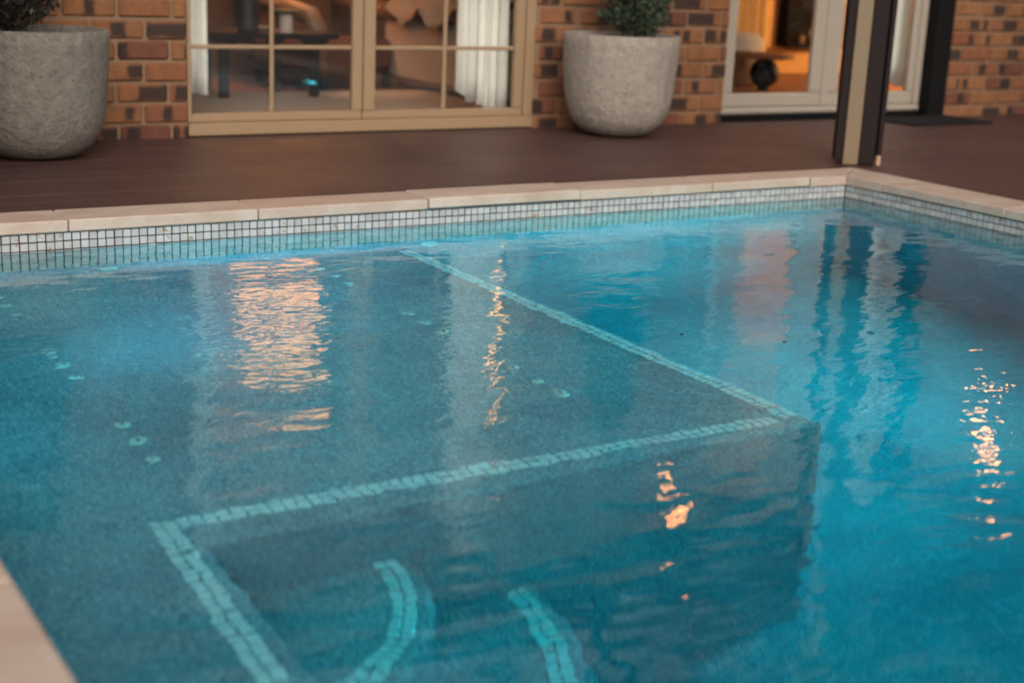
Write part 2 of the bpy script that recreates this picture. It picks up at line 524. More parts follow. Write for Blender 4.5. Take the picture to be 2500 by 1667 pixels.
# ------------------------------------------------------------------ swimming pool
pool = thing('swimming_pool', 'rectangular swimming pool with pale stone edge and pebble lining', 'pool', (2.28, 0.97, FLOOR))
wall_b = MB().box(0.2, 4.35, PY1, PY1 + 0.15, -1.55, CB - 0.001).build('pool_wall', M['pebble'], pool)
wall_r = MB().box(PX1, PX1 + 0.16, PY0 - 0.15, PY1 - 0.002, -1.55, CB - 0.001).build('pool_wall', M['pebble'], pool)
wall_l = MB().box(PX0 - 0.16, PX0, PY0 - 0.15, PY1 - 0.002, -1.55, CB - 0.001).build('pool_wall', M['pebble'], pool)
wall_n = MB().box(PX0 + 0.002, PX1 - 0.002, PY0 - 0.15, PY0, -1.55, CB - 0.001).build('pool_wall', M['pebble'], pool)
MB().box(PX0 - 0.02, PX1 + 0.02, PY0 - 0.02, PY1 + 0.02, -1.60, FLOOR).build('pool_floor', M['pebble'], pool)

# waterline tile bands: grout bed, tiles proud of it
TB = -0.222
MB().box(PX0, PX1, PY1 - 0.0015, PY1 + 0.01, TB, CB - 0.002).build('grout', M['grout'], wall_b)
MB().box(PX1 - 0.0015, PX1 + 0.01, PY0, PY1 - 0.0015, TB, CB - 0.002).build('grout', M['grout'], wall_r)
MB().box(PX0 - 0.01, PX0 + 0.0015, PY0, PY1 - 0.0015, TB, CB - 0.002).build('grout', M['grout'], wall_l)
P = 0.025
tme_b = MB().box(-0.0107, 0.0107, -0.0025, 0.0025, -0.0107, 0.0107, 0.0012).mesh('waterline_tile', M['tile'])
tme_r = MB().box(-0.0025, 0.0025, -0.0107, 0.0107, -0.0107, 0.0107, 0.0012).mesh('waterline_tile', M['tile'])
rows = [CB - 0.003 - P * (k + 0.5) for k in range(11)]
rest_b, rest_r, rest_l = MB(), MB(), MB()
ncol = int((PX1 - PX0 - 0.01) / P)
x_first = PX1 - 0.006 - P / 2
cols = [x_first - P * i for i in range(ncol)]
vis_b = [x for x in cols if 0.86 < x]
near_b = set(sorted(vis_b)[:100])
for x in cols:
    for k, z in enumerate(rows):
        jx, jz = random.uniform(-0.0007, 0.0007), random.uniform(-0.0006, 0.0006)
        if x in near_b and k < 2:
            place('waterline_tile', tme_b, wall_b, (x + jx, PY1 - 0.0030 + random.uniform(-.0004, .0004), z + jz))
        else:
            rest_b.box(x + jx - 0.0107, x + jx + 0.0107, PY1 - 0.0052, PY1 - 0.0005, z + jz - 0.0107, z + jz + 0.0107)
ncr = int((PY1 - PY0 - 0.01) / P)
for i in range(ncr):
    y = PY1 - 0.006 - P / 2 - P * i
    for k, z in enumerate(rows):
        j = random.uniform(-0.0007, 0.0007)
        if i < 46 and k < 2:
            place('waterline_tile', tme_r, wall_r, (PX1 - 0.0030, y + j, z))
        else:
            rest_r.box(PX1 - 0.0052, PX1 - 0.0005, y + j - 0.0107, y + j + 0.0107, z - 0.0107, z + 0.0107)
        rest_l.box(PX0 + 0.0005, PX0 + 0.0052, y + j - 0.0107, y + j + 0.0107, z - 0.0107, z + 0.0107)
for r_, w_ in ((rest_b, wall_b), (rest_r, wall_r), (rest_l, wall_l)):
    tag(r_.build('waterline_tile', M['tile'], w_, recalc=False), kind='stuff')

# shallow ledge with a left-hand bench, plain nosing outside a two-tile mosaic line
LD = -0.32
ledge_poly = [(PX0 - 0.02, PY1 + 0.02), (PX0 - 0.02, PY0 - 0.02), (0.755, PY0 - 0.02), (0.79, 2.218), (2.236, 2.212), (2.205, PY1 + 0.02)]
ledge = MB().prism(ledge_poly, FLOOR - 0.05, LD, 0.016).build('ledge', M['pebble'], pool)
mos = MB().box(-0.0107, 0.0107, -0.0107, 0.0107, 0, 0.0030, 0.0012).mesh('mosaic_tile', M['mosaic'])
mos_rest = MB()
placed = [0]
def mosaic_line(p0, p1, z, parent, vis, rest=None):
    p0, p1 = Vector(p0), Vector(p1)
    d = (p1 - p0); L = d.length; d.normalize(); nn = Vector((-d.y, d.x))
    n = int(L / P); a = math.atan2(d.y, d.x)
    for i in range(n):
        for s in (-0.5, 0.5):
            c = p0 + d * (P * (i + 0.5)) + nn * (P * s)
            c += Vector((random.uniform(-1, 1), random.uniform(-1, 1))) * 0.0012
            rz = a + random.uniform(-0.07, 0.07)
            if vis(c) and placed[0] < 300:
                placed[0] += 1
                place('mosaic_tile', mos, parent, (c.x, c.y, z), rz)
            elif rest is not None:
                rest.box(-0.0107, 0.0107, -0.0107, 0.0107, 0, 0.003, 0, Matrix.Translation((c.x, c.y, z)) @ Matrix.Rotation(rz, 4, 'Z'))
mosaic_line((0.775, 2.325), (2.17, 2.268), LD, ledge, lambda c: True, mos_rest)
mosaic_line((0.748, 2.35), (0.705, 1.3), LD, ledge, lambda c: c.y > 1.55, mos_rest)
mosaic_line((2.196, 2.255), (2.162, 4.13), LD, ledge, lambda c: True, mos_rest)
mosaic_line((0.705, 1.3), (0.69, -1.9), LD, ledge, lambda c: False, mos_rest)
tag(mos_rest.build('mosaic_tile', M['mosaic'], ledge), kind='stuff')

# quarter-round entry steps in the inner corner
SC = Vector((0.785, 2.22))
def step(radius, depth):
    pts = [(SC.x - 0.2, SC.y + 0.2), (SC.x - 0.2, SC.y - radius)]
    arc = []
    for i in range(33):
        a = R(-90 + 90 * i / 32)
        arc.append((SC.x + radius * math.cos(a), SC.y + radius * math.sin(a)))
    pts += arc + [(SC.x + radius, SC.y + 0.2)]
    st = MB().prism(pts, FLOOR - 0.05, depth, 0.016).build('step', M['pebble'], pool)
    for s in (-0.5, 0.5):
        rr = radius - 0.055 + P * s
        n = int(rr * math.pi / 2 / P)
        for i in range(n):
            a = R(-90) + (i + 0.5) * (math.pi / 2) / n
            place('mosaic_tile', mos, st, (SC.x + rr * math.cos(a), SC.y + rr * math.sin(a), depth), a + math.pi / 2 + random.uniform(-.07, .07))
step(0.70, -0.82)
step(0.41, -0.57)

# bubbler jets in the ledge and return inlets on the back wall
jet = MB().lathe([(0.0, 0.010), (0.006, 0.010), (0.007, 0.005), (0.012, 0.006), (0.017, 0.005), (0.0185, 0.0)], n=20).mesh('air_jet', M['plastic'], True)
jh = MB().lathe([(0.0, 0.0112), (0.004, 0.0112), (0.0045, 0.010)], n=12).mesh('jet_hole', M['jet_grey'])
for xs in (0.83, 1.80):
    for yc in (3.87, 3.295, 2.735):
        for dy in (-0.105, 0, 0.105):
            o = place('air_jet', jet, pool, (xs + random.uniform(-.004, .004), yc + dy, LD))
            h = place('jet_hole', jh, o)
for x in (1.19, 2.27):
    Mx = Matrix.Translation((x, PY1, -0.285)) @ Matrix.Rotation(R(90), 4, 'X')
    o = MB().lathe([(0.014, 0.004), (0.016, 0.012), (0.030, 0.009), (0.034, 0.0), (0.014, 0.0)], n=24, M=Mx).build('return_inlet', M['plastic'], pool, True)
    MB().lathe([(0.0, 0.003), (0.0135, 0.003)], n=16, M=Mx).build('opening', M['hole'], o)

# coping stones
def coping_stone(x0, x1, y0, y1, dz=0.0):
    m = MB().box(x0 + 0.0015, x1 - 0.0015, y0, y1, CB, CT, 0.0045)
    ph = random.uniform(0, 50)
    for i, v in enumerate(m.v):
        q = noise.noise_vector(Vector((v[0] * 7 + ph, v[1] * 7, v[2] * 7)))
        m.v[i] = (v[0] + q.x * 0.0012, v[1] + q.y * 0.0018, v[2] + q.z * 0.0010 + dz)
    m.build('coping_stone', M['coping'], pool)
CI = PY1 - 0.016
CO = 4.310
jb = [0.10, 0.47, 1.074, 1.66, 2.262, 2.873, 3.485, 3.98, 4.385]
for i in range(len(jb) - 2):
    coping_stone(jb[i], jb[i + 1], CI - (0.006 if i == 4 else 0.0), CO, random.uniform(-0.0012, 0.0012) + (0.003 if i == 4 else 0))
# mitred corner pair
RI, RO = PX1 - 0.016, 4.385
def mitre(poly):
    m = MB().prism(poly, CB, CT, 0.004)
    m.build('coping_stone', M['coping'], pool)
mitre([(jb[-2] + 0.0015, CI), (RI - 0.001, CI), (RO - 0.001, CO), (jb[-2] + 0.0015, CO)])
mitre([(RI, CI - 0.0025), (RI, 3.9415), (RO, 3.9415), (RO, CO - 0.003)])
y = 3.94
while y > -2.2:
    m = MB().box(RI, RO, y - 0.5985, y - 0.0015, CB, CT, 0.0045)
    m.build('coping_stone', M['coping'], pool)
    y -= 0.6
y = CI - 0.003
while y > -2.2:
    MB().box(-0.045, 0.363, y - 0.5985, y - 0.0015, CB, CT, 0.0045).build('coping_stone', M['coping'], pool)
    y -= 0.6
x = 0.366
while x < 4.1:
    MB().box(x, min(x + 0.597, RI - 0.003), PY0 - 0.35, PY0 + 0.008, CB, CT, 0.0045).build('coping_stone', M['coping'], pool)
    x += 0.6

# water body
water = MB().box(PX0 - 0.015, PX1 + 0.015, PY0 - 0.015, PY1 + 0.015, FLOOR - 0.03, 0.0).build('water', M['water'])
tag(water, kind='structure')

# underwater lamps on the right-hand pool wall, plus one added on the left
lens_e = emissive('pool_lamp_lens', (0.10, 0.75, 1.0), 160.0)
lens_dim = emissive('added_lamp_lens', (0.10, 0.75, 1.0), 6.0)
def pool_light(y, z, label, watts, cone, aim, x=PX1, sd=-1):
    t = thing('pool_light', label, 'pool light', (x, y, z), 'underwater pool lights')
    Mx = Matrix.Translation((x, y, z)) @ Matrix.Rotation(R(90 * sd), 4, 'Y')
    MB().lathe([(0.082, 0.0), (0.082, 0.018), (0.100, 0.018), (0.108, 0.008), (0.108, 0.0)], n=28, M=Mx).build('rim', M['chrome'], t, True)
    MB().lathe([(0.0, 0.016), (0.05, 0.015), (0.081, 0.010)], n=28, M=Mx).build('lens', lens_e if sd < 0 else lens_dim, t, True)
    ld = bpy.data.lights.new('lamp', 'SPOT')
    ld.spot_size = R(cone); ld.spot_blend = 1.0; ld.shadow_soft_size = 0.07; ld.energy = watts; ld.color = (0.08, 0.98, 0.97) if sd < 0 else (0.05, 0.74, 1.0)
    lo = bpy.data.objects.new('lamp', ld); COL.objects.link(lo)
    lo.location = (x + 0.020 * sd, y, z); lo.rotation_euler = Vector(aim).to_track_quat('-Z', 'Y').to_euler()
    lo.parent = t; lo.matrix_parent_inverse = Matrix.Translation(-Vector(t.location))
pool_light(2.40, -0.23, 'lit underwater pool lamp on right wall, nearer to the house', 300.0, 120, (-0.76, 0.60, -0.20))
pool_light(0.25, -0.23, 'lit underwater pool lamp on right wall, farther from the house', 32.0, 150, (-1.0, 0.0, -0.1))
pool_light(2.85, -0.13, 'added unseen lamp on left wall, brightening the waterline tiles', 250.0, 54, (0.77, 0.62, 0.15), PX0, 1)  # added fill lamp that lights the back-wall tiles

# ------------------------------------------------------------------ house
house = thing('brick_house', 'single storey rustic brick house behind the pool deck', 'house', (4.0, 7.5, 0.0))
BC, BL = 0.086, 0.226
bm_full = MB().box(-0.108, 0.108, 0, 0.05, -0.0385, 0.0385, 0.009).mesh('brick', M['brick'])
def brick_wall(x0, x1, z0, z1, vis_x0, vis_x1, phase=0.0):
    w = MB().box(x0, x1, HY + 0.012, HY + 0.11, z0 if z0 > 1 else 0.0, z1).build('brick_wall', M['mortar'], house)
    rest = MB()
    n = int((z1 - z0) / BC)
    for c in range(n):
        z = z0 + (c + 0.5) * BC
        off = (0.5 if c % 2 else 0.0) * BL + phase + random.uniform(-.012, .012)
        x = x0 - BL + (off % BL)
        while x < x1:
            a, b = max(x + 0.005, x0), min(x + BL - 0.005, x1)
            if b - a > 0.03:
                cx = (a + b) / 2
                prot = random.uniform(-0.0035, 0.0035)
                jz = random.uniform(-0.002, 0.002)
                if z < 0.86 and vis_x0 < cx < vis_x1:
                    if b - a > BL - 0.0125:
                        o = place('brick', bm_full, w, (cx, HY + prot, z + jz))
                        o.scale = (random.uniform(0.975, 1.0), 1, random.uniform(0.94, 1.0))
                    else:
                        o = place('brick', MB().box(a - cx, b - cx, 0, 0.05, -0.0385, 0.0385, 0.009).mesh('brick', M['brick']), w, (cx, HY + prot, z + jz))
                else:
                    rest.box(a, b, HY + prot, HY + 0.05, z - 0.0385, z + 0.0385)
            x += BL
    if rest.v:
        tag(rest.build('brick', M['brick'], w, recalc=False), kind='stuff')
    return w
WZ = 2.47
brick_wall(-4.0, 2.038, 0.06, WZ, 0.6, 3, 0.09)
brick_wall(3.768, 4.962, 0.06, WZ, 3, 6, 0.02)
brick_wall(6.612, 11.0, 0.06, WZ, 6, 8.1, 0.15)
brick_wall(2.041, 3.765, 2.27, WZ, 20, 21)
brick_wall(4.965, 6.609, 2.27, WZ, 20, 21)

# unseen brick wall added left of the view to shade the deck
shade_wall = MB().box(0.56, 0.72, 4.46, 5.85, 0.0, WZ).build('brick_wall', M['mortar'], house)
wb = MB()
for c in range(28):
    z = 0.06 + (c + 0.5) * BC
    yy = 4.455 - (BL / 2 if c % 2 else 0)
    while yy < 5.84:
        a_, b_ = max(yy + 0.005, 4.452), min(yy + BL - 0.005, 5.845)
        if b_ - a_ > 0.02:
            wb.box(0.69, 0.728, a_, b_, z - 0.0385, z + 0.0385)
        yy += BL
    wb.box(0.565, 0.715, 4.452, 4.50, z - 0.0385, z + 0.0385)
tag(wb.build('brick', M['brick'], shade_wall, recalc=False), kind='stuff')
MB().box(0.50, 0.78, 4.40, 5.695, WZ + 0.001, WZ + 0.08).build('fascia', M['fascia'], house)
# gutter and low skillion roof
MB().box(-4.2, 11.2, 5.80, 5.858, WZ - 0.10, WZ + 0.11).build('fascia', M['fascia'], house)
MB().box(-4.2, 11.2, 5.70, 5.798, WZ + 0.00, WZ + 0.10, 0.02).build('gutter', M['fascia'], house)
roof = MB().add([(-4.3, 5.72, 2.585), (11.3, 5.72, 2.585), (11.3, 10.5, 2.72), (-4.3, 10.5, 2.72), (-4.3, 5.72, 2.60), (11.3, 5.72, 2.60), (11.3, 10.5, 2.74), (-4.3, 10.5, 2.74)],
      [(0, 3, 2, 1), (4, 5, 6, 7), (0, 1, 5, 4), (1, 2, 6, 5), (2, 3, 7, 6), (3, 0, 4, 7)]).build('roof', M['roof'], house)
rib = MB().box(-0.015, 0.015, 0, 4.76, 0, 0.03, 0.004, Matrix.Rotation(math.atan2(0.14, 4.78), 4, 'X')).mesh('roof_rib', M['roof'])
for k in range(38):
    place('roof_rib', rib, roof, (-4.1 + k * 0.41, 5.725, 2.6005))
MB().box(-4.2, 11.2, 10.4, 10.5, 0, 2.71).build('rear_wall', M['mortar'], house)

# tan sliding door with glazing bars
FY = 5.872
door1 = MB().box(2.041, 3.765, FY - 0.012, FY + 0.09, 0.092, 0.146, 0.004).build('sliding_door', M['tan_frame'], house)
fr = lambda a, b, c, d, e, f, n='frame', mt='tan_frame', pr=None, bv=0.004: MB().box(a, b, c, d, e, f, bv).build(n, M[mt], pr or door1)
fr(2.041, 2.058, FY - 0.004, FY + 0.09, 0.147, 2.22)                      # left jamb
fr(3.715, 3.765, FY - 0.010, FY + 0.09, 0.147, 2.22)                      # right jamb
fr(2.041, 3.765, FY - 0.010, FY + 0.09, 2.221, 2.268)                     # head
fr(2.059, 2.8600, FY + 0.012, FY + 0.045, 0.147, 0.184, 'bottom_rail')
fr(2.8605, 3.714, FY + 0.002, FY + 0.040, 0.147, 0.184, 'bottom_rail')
fr(2.812, 2.862, FY + 0.0115, FY + 0.0455, 0.185, 2.22, 'stile')
fr(2.863, 2.920, FY - 0.001, FY + 0.040, 0.185, 2.22, 'stile')
fr(3.665, 3.714, FY + 0.002, FY + 0.040, 0.185, 2.22, 'stile')
MB().box(2.0585, 2.8115, FY + 0.028, FY + 0.032, 0.185, 2.22).build('pane', M['glass'], door1)
MB().box(2.9205, 3.6645, FY + 0.021, FY + 0.025, 0.185, 2.22).build('pane', M['glass'], door1)
zz = [0.464 + 0.292 * i for i in range(6)]
for xa, xb, xm, yg in ((2.0585, 2.8115, 2.428, FY + 0.028), (2.9205, 3.6645, 3.284, FY + 0.021)):
    fr(xm - 0.010, xm + 0.010, yg - 0.009, yg - 0.0005, 0.185, 2.22, 'glazing_bar', bv=0.003)
    for z in zz:
        fr(xa, xm - 0.0105, yg - 0.0085, yg - 0.0005, z - 0.009, z + 0.009, 'glazing_bar', bv=0.003)
        fr(xm + 0.0105, xb, yg - 0.0085, yg - 0.0005, z - 0.009, z + 0.009, 'glazing_bar', bv=0.003)

# white double door
WY = 5.90
door2 = MB().box(4.968, 6.470, WY - 0.018, WY + 0.09, 0.122, 0.158, 0.010).build('glazed_door', M['white_frame'], house)
w2 = lambda a, b, c, d, e, f, n='frame', bv=0.006: fr(a, b, c, d, e, f, n, 'white_frame', door2, bv)
w2(4.968, 5.010, WY - 0.008, WY + 0.09, 0.159, 2.22)
w2(6.425, 6.470, WY - 0.008, WY + 0.09, 0.159, 2.22)
w2(4.968, 6.470, WY - 0.008, WY + 0.09, 2.221, 2.268)
w2(5.011, 5.715, WY + 0.004, WY + 0.045, 0.160, 0.232, 'bottom_rail')
w2(5.717, 6.424, WY + 0.004, WY + 0.045, 0.160, 0.232, 'bottom_rail')
w2(5.011, 5.055, WY + 0.004, WY + 0.045, 0.233, 2.22, 'stile')
w2(5.615, 5.715, WY + 0.004, WY + 0.045, 0.233, 2.22, 'stile')
w2(5.717, 5.822, WY + 0.004, WY + 0.045, 0.233, 2.22, 'stile')
w2(6.380, 6.424, WY + 0.004, WY + 0.045, 0.233, 2.22, 'stile')
w2(5.690, 5.740, WY - 0.006, WY + 0.003, 0.160, 2.21, 'meeting_strip', 0.003)
MB().box(5.0555, 5.6145, WY + 0.020, WY + 0.026, 0.233, 2.22).build('pane', M['glass'], door2)
MB().box(5.8225, 6.3795, WY + 0.020, WY + 0.026, 0.233, 2.22).build('pane', M['glass'], door2)
MB().box(4.965, 6.609, WY + 0.0, WY + 0.09, 0.03, 0.121).build('shadow_gap', M['black'], house)  # black strip painted in as the shadow gap under the white door

# rooms behind the glass
ROOMY = 8.28
tag(MB().box(-0.5, 9.5, 5.975, ROOMY, IZ - 0.03, IZ).build('room_floor', M['floor_wood']), kind='structure')
tag(MB().box(-0.5, 9.5, 5.975, ROOMY, 2.50, 2.53).build('room_ceiling', M['ceiling']), kind='structure')
tag(MB().box(-0.5, 4.93, ROOMY, ROOMY + 0.1, 0, 2.53).build('room_wall_back', M['timber_wall']), kind='structure')
tag(MB().box(5.03, 9.5, ROOMY, ROOMY + 0.1, 0, 2.53).build('room_wall_amber', M['amber_wall']), kind='structure')
tag(MB().box(4.931, 4.975, 5.975, ROOMY, IZ, 2.50).build('room_wall_divider', M['room_wall']), kind='structure')
tag(MB().box(4.976, 5.029, 5.975, ROOMY, IZ, 2.50).build('room_wall_divider', M['amber_wall']), kind='structure')
tag(MB().box(-0.6, -0.5, 5.975, ROOMY, 0, 2.53).build('room_wall_left', M['room_wall']), kind='structure')
tag(MB().box(9.5, 9.6, 5.975, ROOMY, 0, 2.53).build('room_wall_right', M['amber_wall']), kind='structure')

# black upright beside the white door
cp = thing('black_door_post', 'black full height upright between white door and right brick wall', 'post', (6.54, 5.83, DZ))
MB().box(6.474, 6.606, 5.815, 5.93, DZ + 0.001, 2.46, 0.004).build('post', M['black'], cp)
MB().box(6.470, 6.610, 5.811, 5.934, DZ + 0.0005, DZ + 0.014, 0.002).build('base_plate', M['black'], cp)
tag(MB().box(5.98, 6.62, 5.46, 5.805, DZ + 0.001, DZ + 0.012, 0.004).build('doormat', M['rubber']), 'thin black rubber mat lying outside white glazed door', 'doormat')

# pool corner post (carries a beam back to the house)
pp = thing('verandah_post', 'dark brown post with tan centre strip at pool corner', 'post', (4.49, 4.42, DZ))
Mr = Matrix.Translation((4.492, 4.412, 0)) @ Matrix.Rotation(R(-38), 4, 'Z')
TOPZ = 3.05
pb = lambda n, mt, a, b, c, d, e, f, bv=0.003: MB().box(a, b, c, d, e, f, bv, Mr).build(n, M[mt], pp)
pb('core', 'dark_metal', -0.058, 0.006, -0.040, 0.060, DZ + 0.004, TOPZ)
pb('side_channel', 'dark_metal', -0.094, -0.0585, -0.050, 0.040, DZ + 0.015, TOPZ)
pb('centre_strip', 'tan_post', -0.058, 0.006, -0.060, -0.0405, DZ + 0.002, TOPZ)
pb('side_channel', 'dark_metal', 0.0065, 0.0740, -0.056, 0.020, DZ + 0.004, TOPZ)
pb('groove', 'black', 0.0745, 0.0830, -0.030, 0.020, DZ + 0.03, TOPZ)
pb('outer_channel', 'dark_metal', 0.0835, 0.1040, -0.046, 0.030, DZ + 0.045, TOPZ)
pb('foot_block', 'foot', 0.0850, 0.1030, -0.044, -0.010, DZ + 0.001, DZ + 0.044)
MB().box(4.43, 4.55, 4.30, 5.86, TOPZ, TOPZ + 0.16).build('beam', M['beam'], pp)
MB().box(4.44, 4.54, 5.862, 5.96, 2.742, TOPZ + 0.10).build('bracket', M['beam'], pp)

# ------------------------------------------------------------------ pots and shrubs
def pot(cx, cy, mt, label):
    t = thing('planter_pot', label, 'pot', (cx, cy, DZ), 'concrete planters by the wall')
    H = 0.468
    outer = [(0.0, 0.0), (0.105, 0.001), (0.140, 0.008), (0.175, 0.026), (0.206, 0.055), (0.230, 0.093), (0.247, 0.14), (0.258, 0.20), (0.264, 0.27), (0.269, 0.35), (0.273, 0.42), (0.275, H - 0.004), (0.271, H)]
    inner = [(0.250, H), (0.246, H - 0.006), (0.243, H - 0.05)]
    m = MB().lathe(outer + inner + [(0.241, H - 0.12), (0.0, H - 0.12)], (cx, cy, DZ + 0.002), 72)
    for i, v in enumerate(m.v):
        q = noise.noise(Vector((v[0] * 5, v[1] * 5, v[2] * 5)))
        d = Vector((v[0] - cx, v[1] - cy, 0))
        if d.length > 0.05:
            d = d.normalized() * q * 0.004
            m.v[i] = (v[0] + d.x, v[1] + d.y, v[2])
    m.build('vessel', M[mt], t, True)
    s = MB()
    n = 40
    for i in range(n):
        a = 2 * math.pi * i / n
        s.v.append((cx + 0.2445 * math.cos(a), cy + 0.2445 * math.sin(a), DZ + H - 0.062))
    rings = [(0.17, 0.004), (0.09, 0.016)]
    for rr, dz in rings:
        for i in range(n):
            a = 2 * math.pi * i / n
            s.v.append((cx + rr * math.cos(a), cy + rr * math.sin(a), DZ + H - 0.062 + dz + random.uniform(-.006, .006)))
    s.v.append((cx, cy, DZ + H - 0.04))
    for k in range(2):
        for i in range(n):
            j = (i + 1) % n
            s.f.append((k * n + i, k * n + j, (k + 1) * n + j, (k + 1) * n + i))
    for i in range(n):
        s.f.append((2 * n + i, 2 * n + (i + 1) % n, 3 * n))
    s.build('soil', M['soil'], t, True)
    return t
pot(1.305, 5.44, 'pot_dark', 'rough concrete pot at far left in a painted shade tone, with dark shrub')
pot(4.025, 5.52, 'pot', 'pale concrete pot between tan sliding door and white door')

def shrub(cx, cy, zb, height, rad, mt, label, n, ls):
    t = thing('potted_shrub', label, 'shrub', (cx, cy, zb), 'shrubs in the pots')
    st = MB()
    trunk = [(cx + 0.012 * math.sin(k), cy + 0.012 * math.cos(k * 1.7), zb + height * k / 8) for k in range(8)]
    st.tube(trunk, [0.016 - 0.0016 * k for k in range(8)], 8)
    tips = []
    for i in range(70):
        f = (i + 0.5) / 70
        z = zb + 0.01 + f * height * 0.93
        a = i * 2.399 + random.uniform(-.3, .3)
        rr = rad * (1.0 - 0.55 * f) * random.uniform(0.75, 1.12)
        p0 = Vector((cx, cy, z)); p2 = Vector((cx + rr * math.cos(a), cy + rr * math.sin(a), z + rr * 0.8))
        p1 = (p0 + p2) / 2 + Vector((0, 0, -0.01))
        st.tube([p0, p1, p2], [0.005, 0.0035, 0.002], 5)
        tips.append((p0, p1, p2))
    st.build('stem', M['bark'], t, True)
    lf = MB()
    for i in range(n):
        p0, p1, p2 = random.choice(tips)
        u = random.random() ** 0.6
        c = p0 * (1 - u) ** 2 + p1 * 2 * u * (1 - u) + p2 * u * u
        c = c + Vector((random.gauss(0, 1), random.gauss(0, 1), random.gauss(0, 1))) * 0.017
        d = (p2 - p0).normalized() + Vector((random.gauss(0, .6), random.gauss(0, .6), random.gauss(0.3, .6)))
        d.normalize()
        s = d.cross(Vector((random.gauss(0, 1), random.gauss(0, 1), random.gauss(0, 1)))).normalized()
        L = ls * random.uniform(0.6, 1.3); w = L * 0.22
        lf.add([c, c + d * L * 0.5 + s * w, c + d * L, c + d * L * 0.5 - s * w], [(0, 1, 2, 3)])
    lf.build('foliage', M[mt], t, recalc=False)
shrub(1.20, 5.43, 0.51, 0.85, 0.20, 'leaf_dark', 'dense almost black shrub growing in far left pot', 24000, 0.024)
shrub(4.075, 5.49, 0.51, 0.95, 0.155, 'leaf', 'green conifer shrub growing in pale pot by white door', 13000, 0.030)

# ------------------------------------------------------------------ curtains
def curtain(x0, x1, y, zb_fn, z1, pleats, mt, label, amp=0.028):
    m = MB()
    nx, nz = pleats * 10, 14
    for side in (0, 1):
        for k in range(nz + 1):
            f = k / nz
            for i in range(nx + 1):
                u = i / nx
                zb = zb_fn(u)
                z = zb + (z1 - zb) * f
                flare = 1 + 0.30 * (1 - f) ** 3
                a = amp * flare * math.sin(u * pleats * 2 * math.pi + 0.6 * math.sin(u * 9)) * (0.8 + 0.3 * math.sin(u * 23 + f))
                x = (x0 + x1) / 2 + (u - 0.5) * (x1 - x0) * (1 + 0.05 * (1 - f) ** 2) + 0.006 * math.sin(u * pleats * 4 * math.pi)
                m.v.append((x, y + a + side * 0.004, z))
    W_ = nx + 1; N_ = W_ * (nz + 1)
    for k in range(nz):
        for i in range(nx):
            q = k * W_ + i
            m.f.append((q, q + 1, q + W_ + 1, q + W_))
            m.f.append((N_ + q, N_ + q + W_, N_ + q + W_ + 1, N_ + q + 1))
    for i in range(nx):
        m.f.append((i, N_ + i, N_ + i + 1, i + 1))
        q = nz * W_ + i
        m.f.append((q, q + 1, N_ + q + 1, N_ + q))
    o = m.build('curtain', M[mt], None, True)
    return tag(o, label, 'curtain', 'curtains behind the glass')
curtain(3.432, 3.708, 6.03, lambda u: 0.268 - 0.115 * math.sin(min(1, u * 1.25) * math.pi / 2) + (0.035 if u > 0.9 else 0) + 0.012 * math.sin(u * 40), 2.35, 5, 'curtain', 'white pleated curtain behind right panel of tan sliding door')
curtain(1.92, 2.185, 6.03, lambda u: 0.268 - 0.02 * u, 2.35, 4, 'curtain', 'white curtain edge at left end of tan sliding door')
curtain(6.26, 6.47, 6.05, lambda u: 0.255 + 0.01 * math.sin(u * 20), 2.35, 4, 'curtain', 'pale curtain hanging behind right leaf of white door')
curtain(6.36, 6.97, 7.85, lambda u: 0.16, 2.40, 7, 'orange_curtain', 'amber lit curtain at the back of right room', 0.04)

# ------------------------------------------------------------------ left room furniture
tag(MB().box(2.25, 4.55, 6.02, 7.22, IZ + 0.001, IZ + 0.012, 0.004).build('rug', M['rug']), 'beige woven rug on floor behind tan sliding door', 'rug')
ct = thing('coffee_table', 'low black table standing behind tan sliding door', 'table', (2.85, 7.14, IZ))
MB().box(2.50, 3.21, 6.88, 7.42, 0.435, 0.462, 0.004).build('table_top', M['black'], ct)
for lx, ly in ((2.605, 6.95), (3.10, 6.95), (2.66, 7.36), (3.05, 7.36)):
    MB().box(lx - 0.022, lx + 0.022, ly - 0.022, ly + 0.022, IZ + 0.001 + (0.012 if ly < 7.2 else 0), 0.40, 0.003).build('leg', M['black'], ct)
    m = MB(); q = 0.085
    m.add([(lx - q, ly - 0.02, 0.434), (lx + q, ly - 0.02, 0.434), (lx + 0.03, ly - 0.02, 0.385), (lx - 0.03, ly - 0.02, 0.385),
           (lx - q, ly + 0.02, 0.434), (lx + q, ly + 0.02, 0.434), (lx + 0.03, ly + 0.02, 0.385), (lx - 0.03, ly + 0.02, 0.385)],
          [(0, 1, 2, 3), (4, 5, 6, 7), (0, 1, 5, 4), (1, 2, 6, 5), (2, 3, 7, 6), (3, 0, 4, 7)])
    m.build('bracket', M['black'], ct)
v = thing('ribbed_vase', 'tall dark ribbed vase on low black table', 'vase', (2.745, 6.98, 0.463))
prof = [(0.0, 0.0), (0.045, 0.0)]
for k in range(14):
    prof += [(0.053 + 0.006 * math.sin(k * 0.3), 0.008 + k * 0.022), (0.048 + 0.006 * math.sin(k * 0.3), 0.02 + k * 0.022)]
prof += [(0.03, 0.335), (0.0, 0.335)]
MB().lathe(prof, (2.745, 6.98, 0.463), 28).build('body', M['vase'], v, True)
v = thing('candle_holder', 'small pink candle with dish on top, on low black table', 'candle', (2.95, 6.97, 0.463))
MB().lathe([(0.0, 0.0), (0.036, 0.0), (0.036, 0.09), (0.0, 0.09)], (2.95, 6.97, 0.463), 24).build('candle', M['candle'], v)
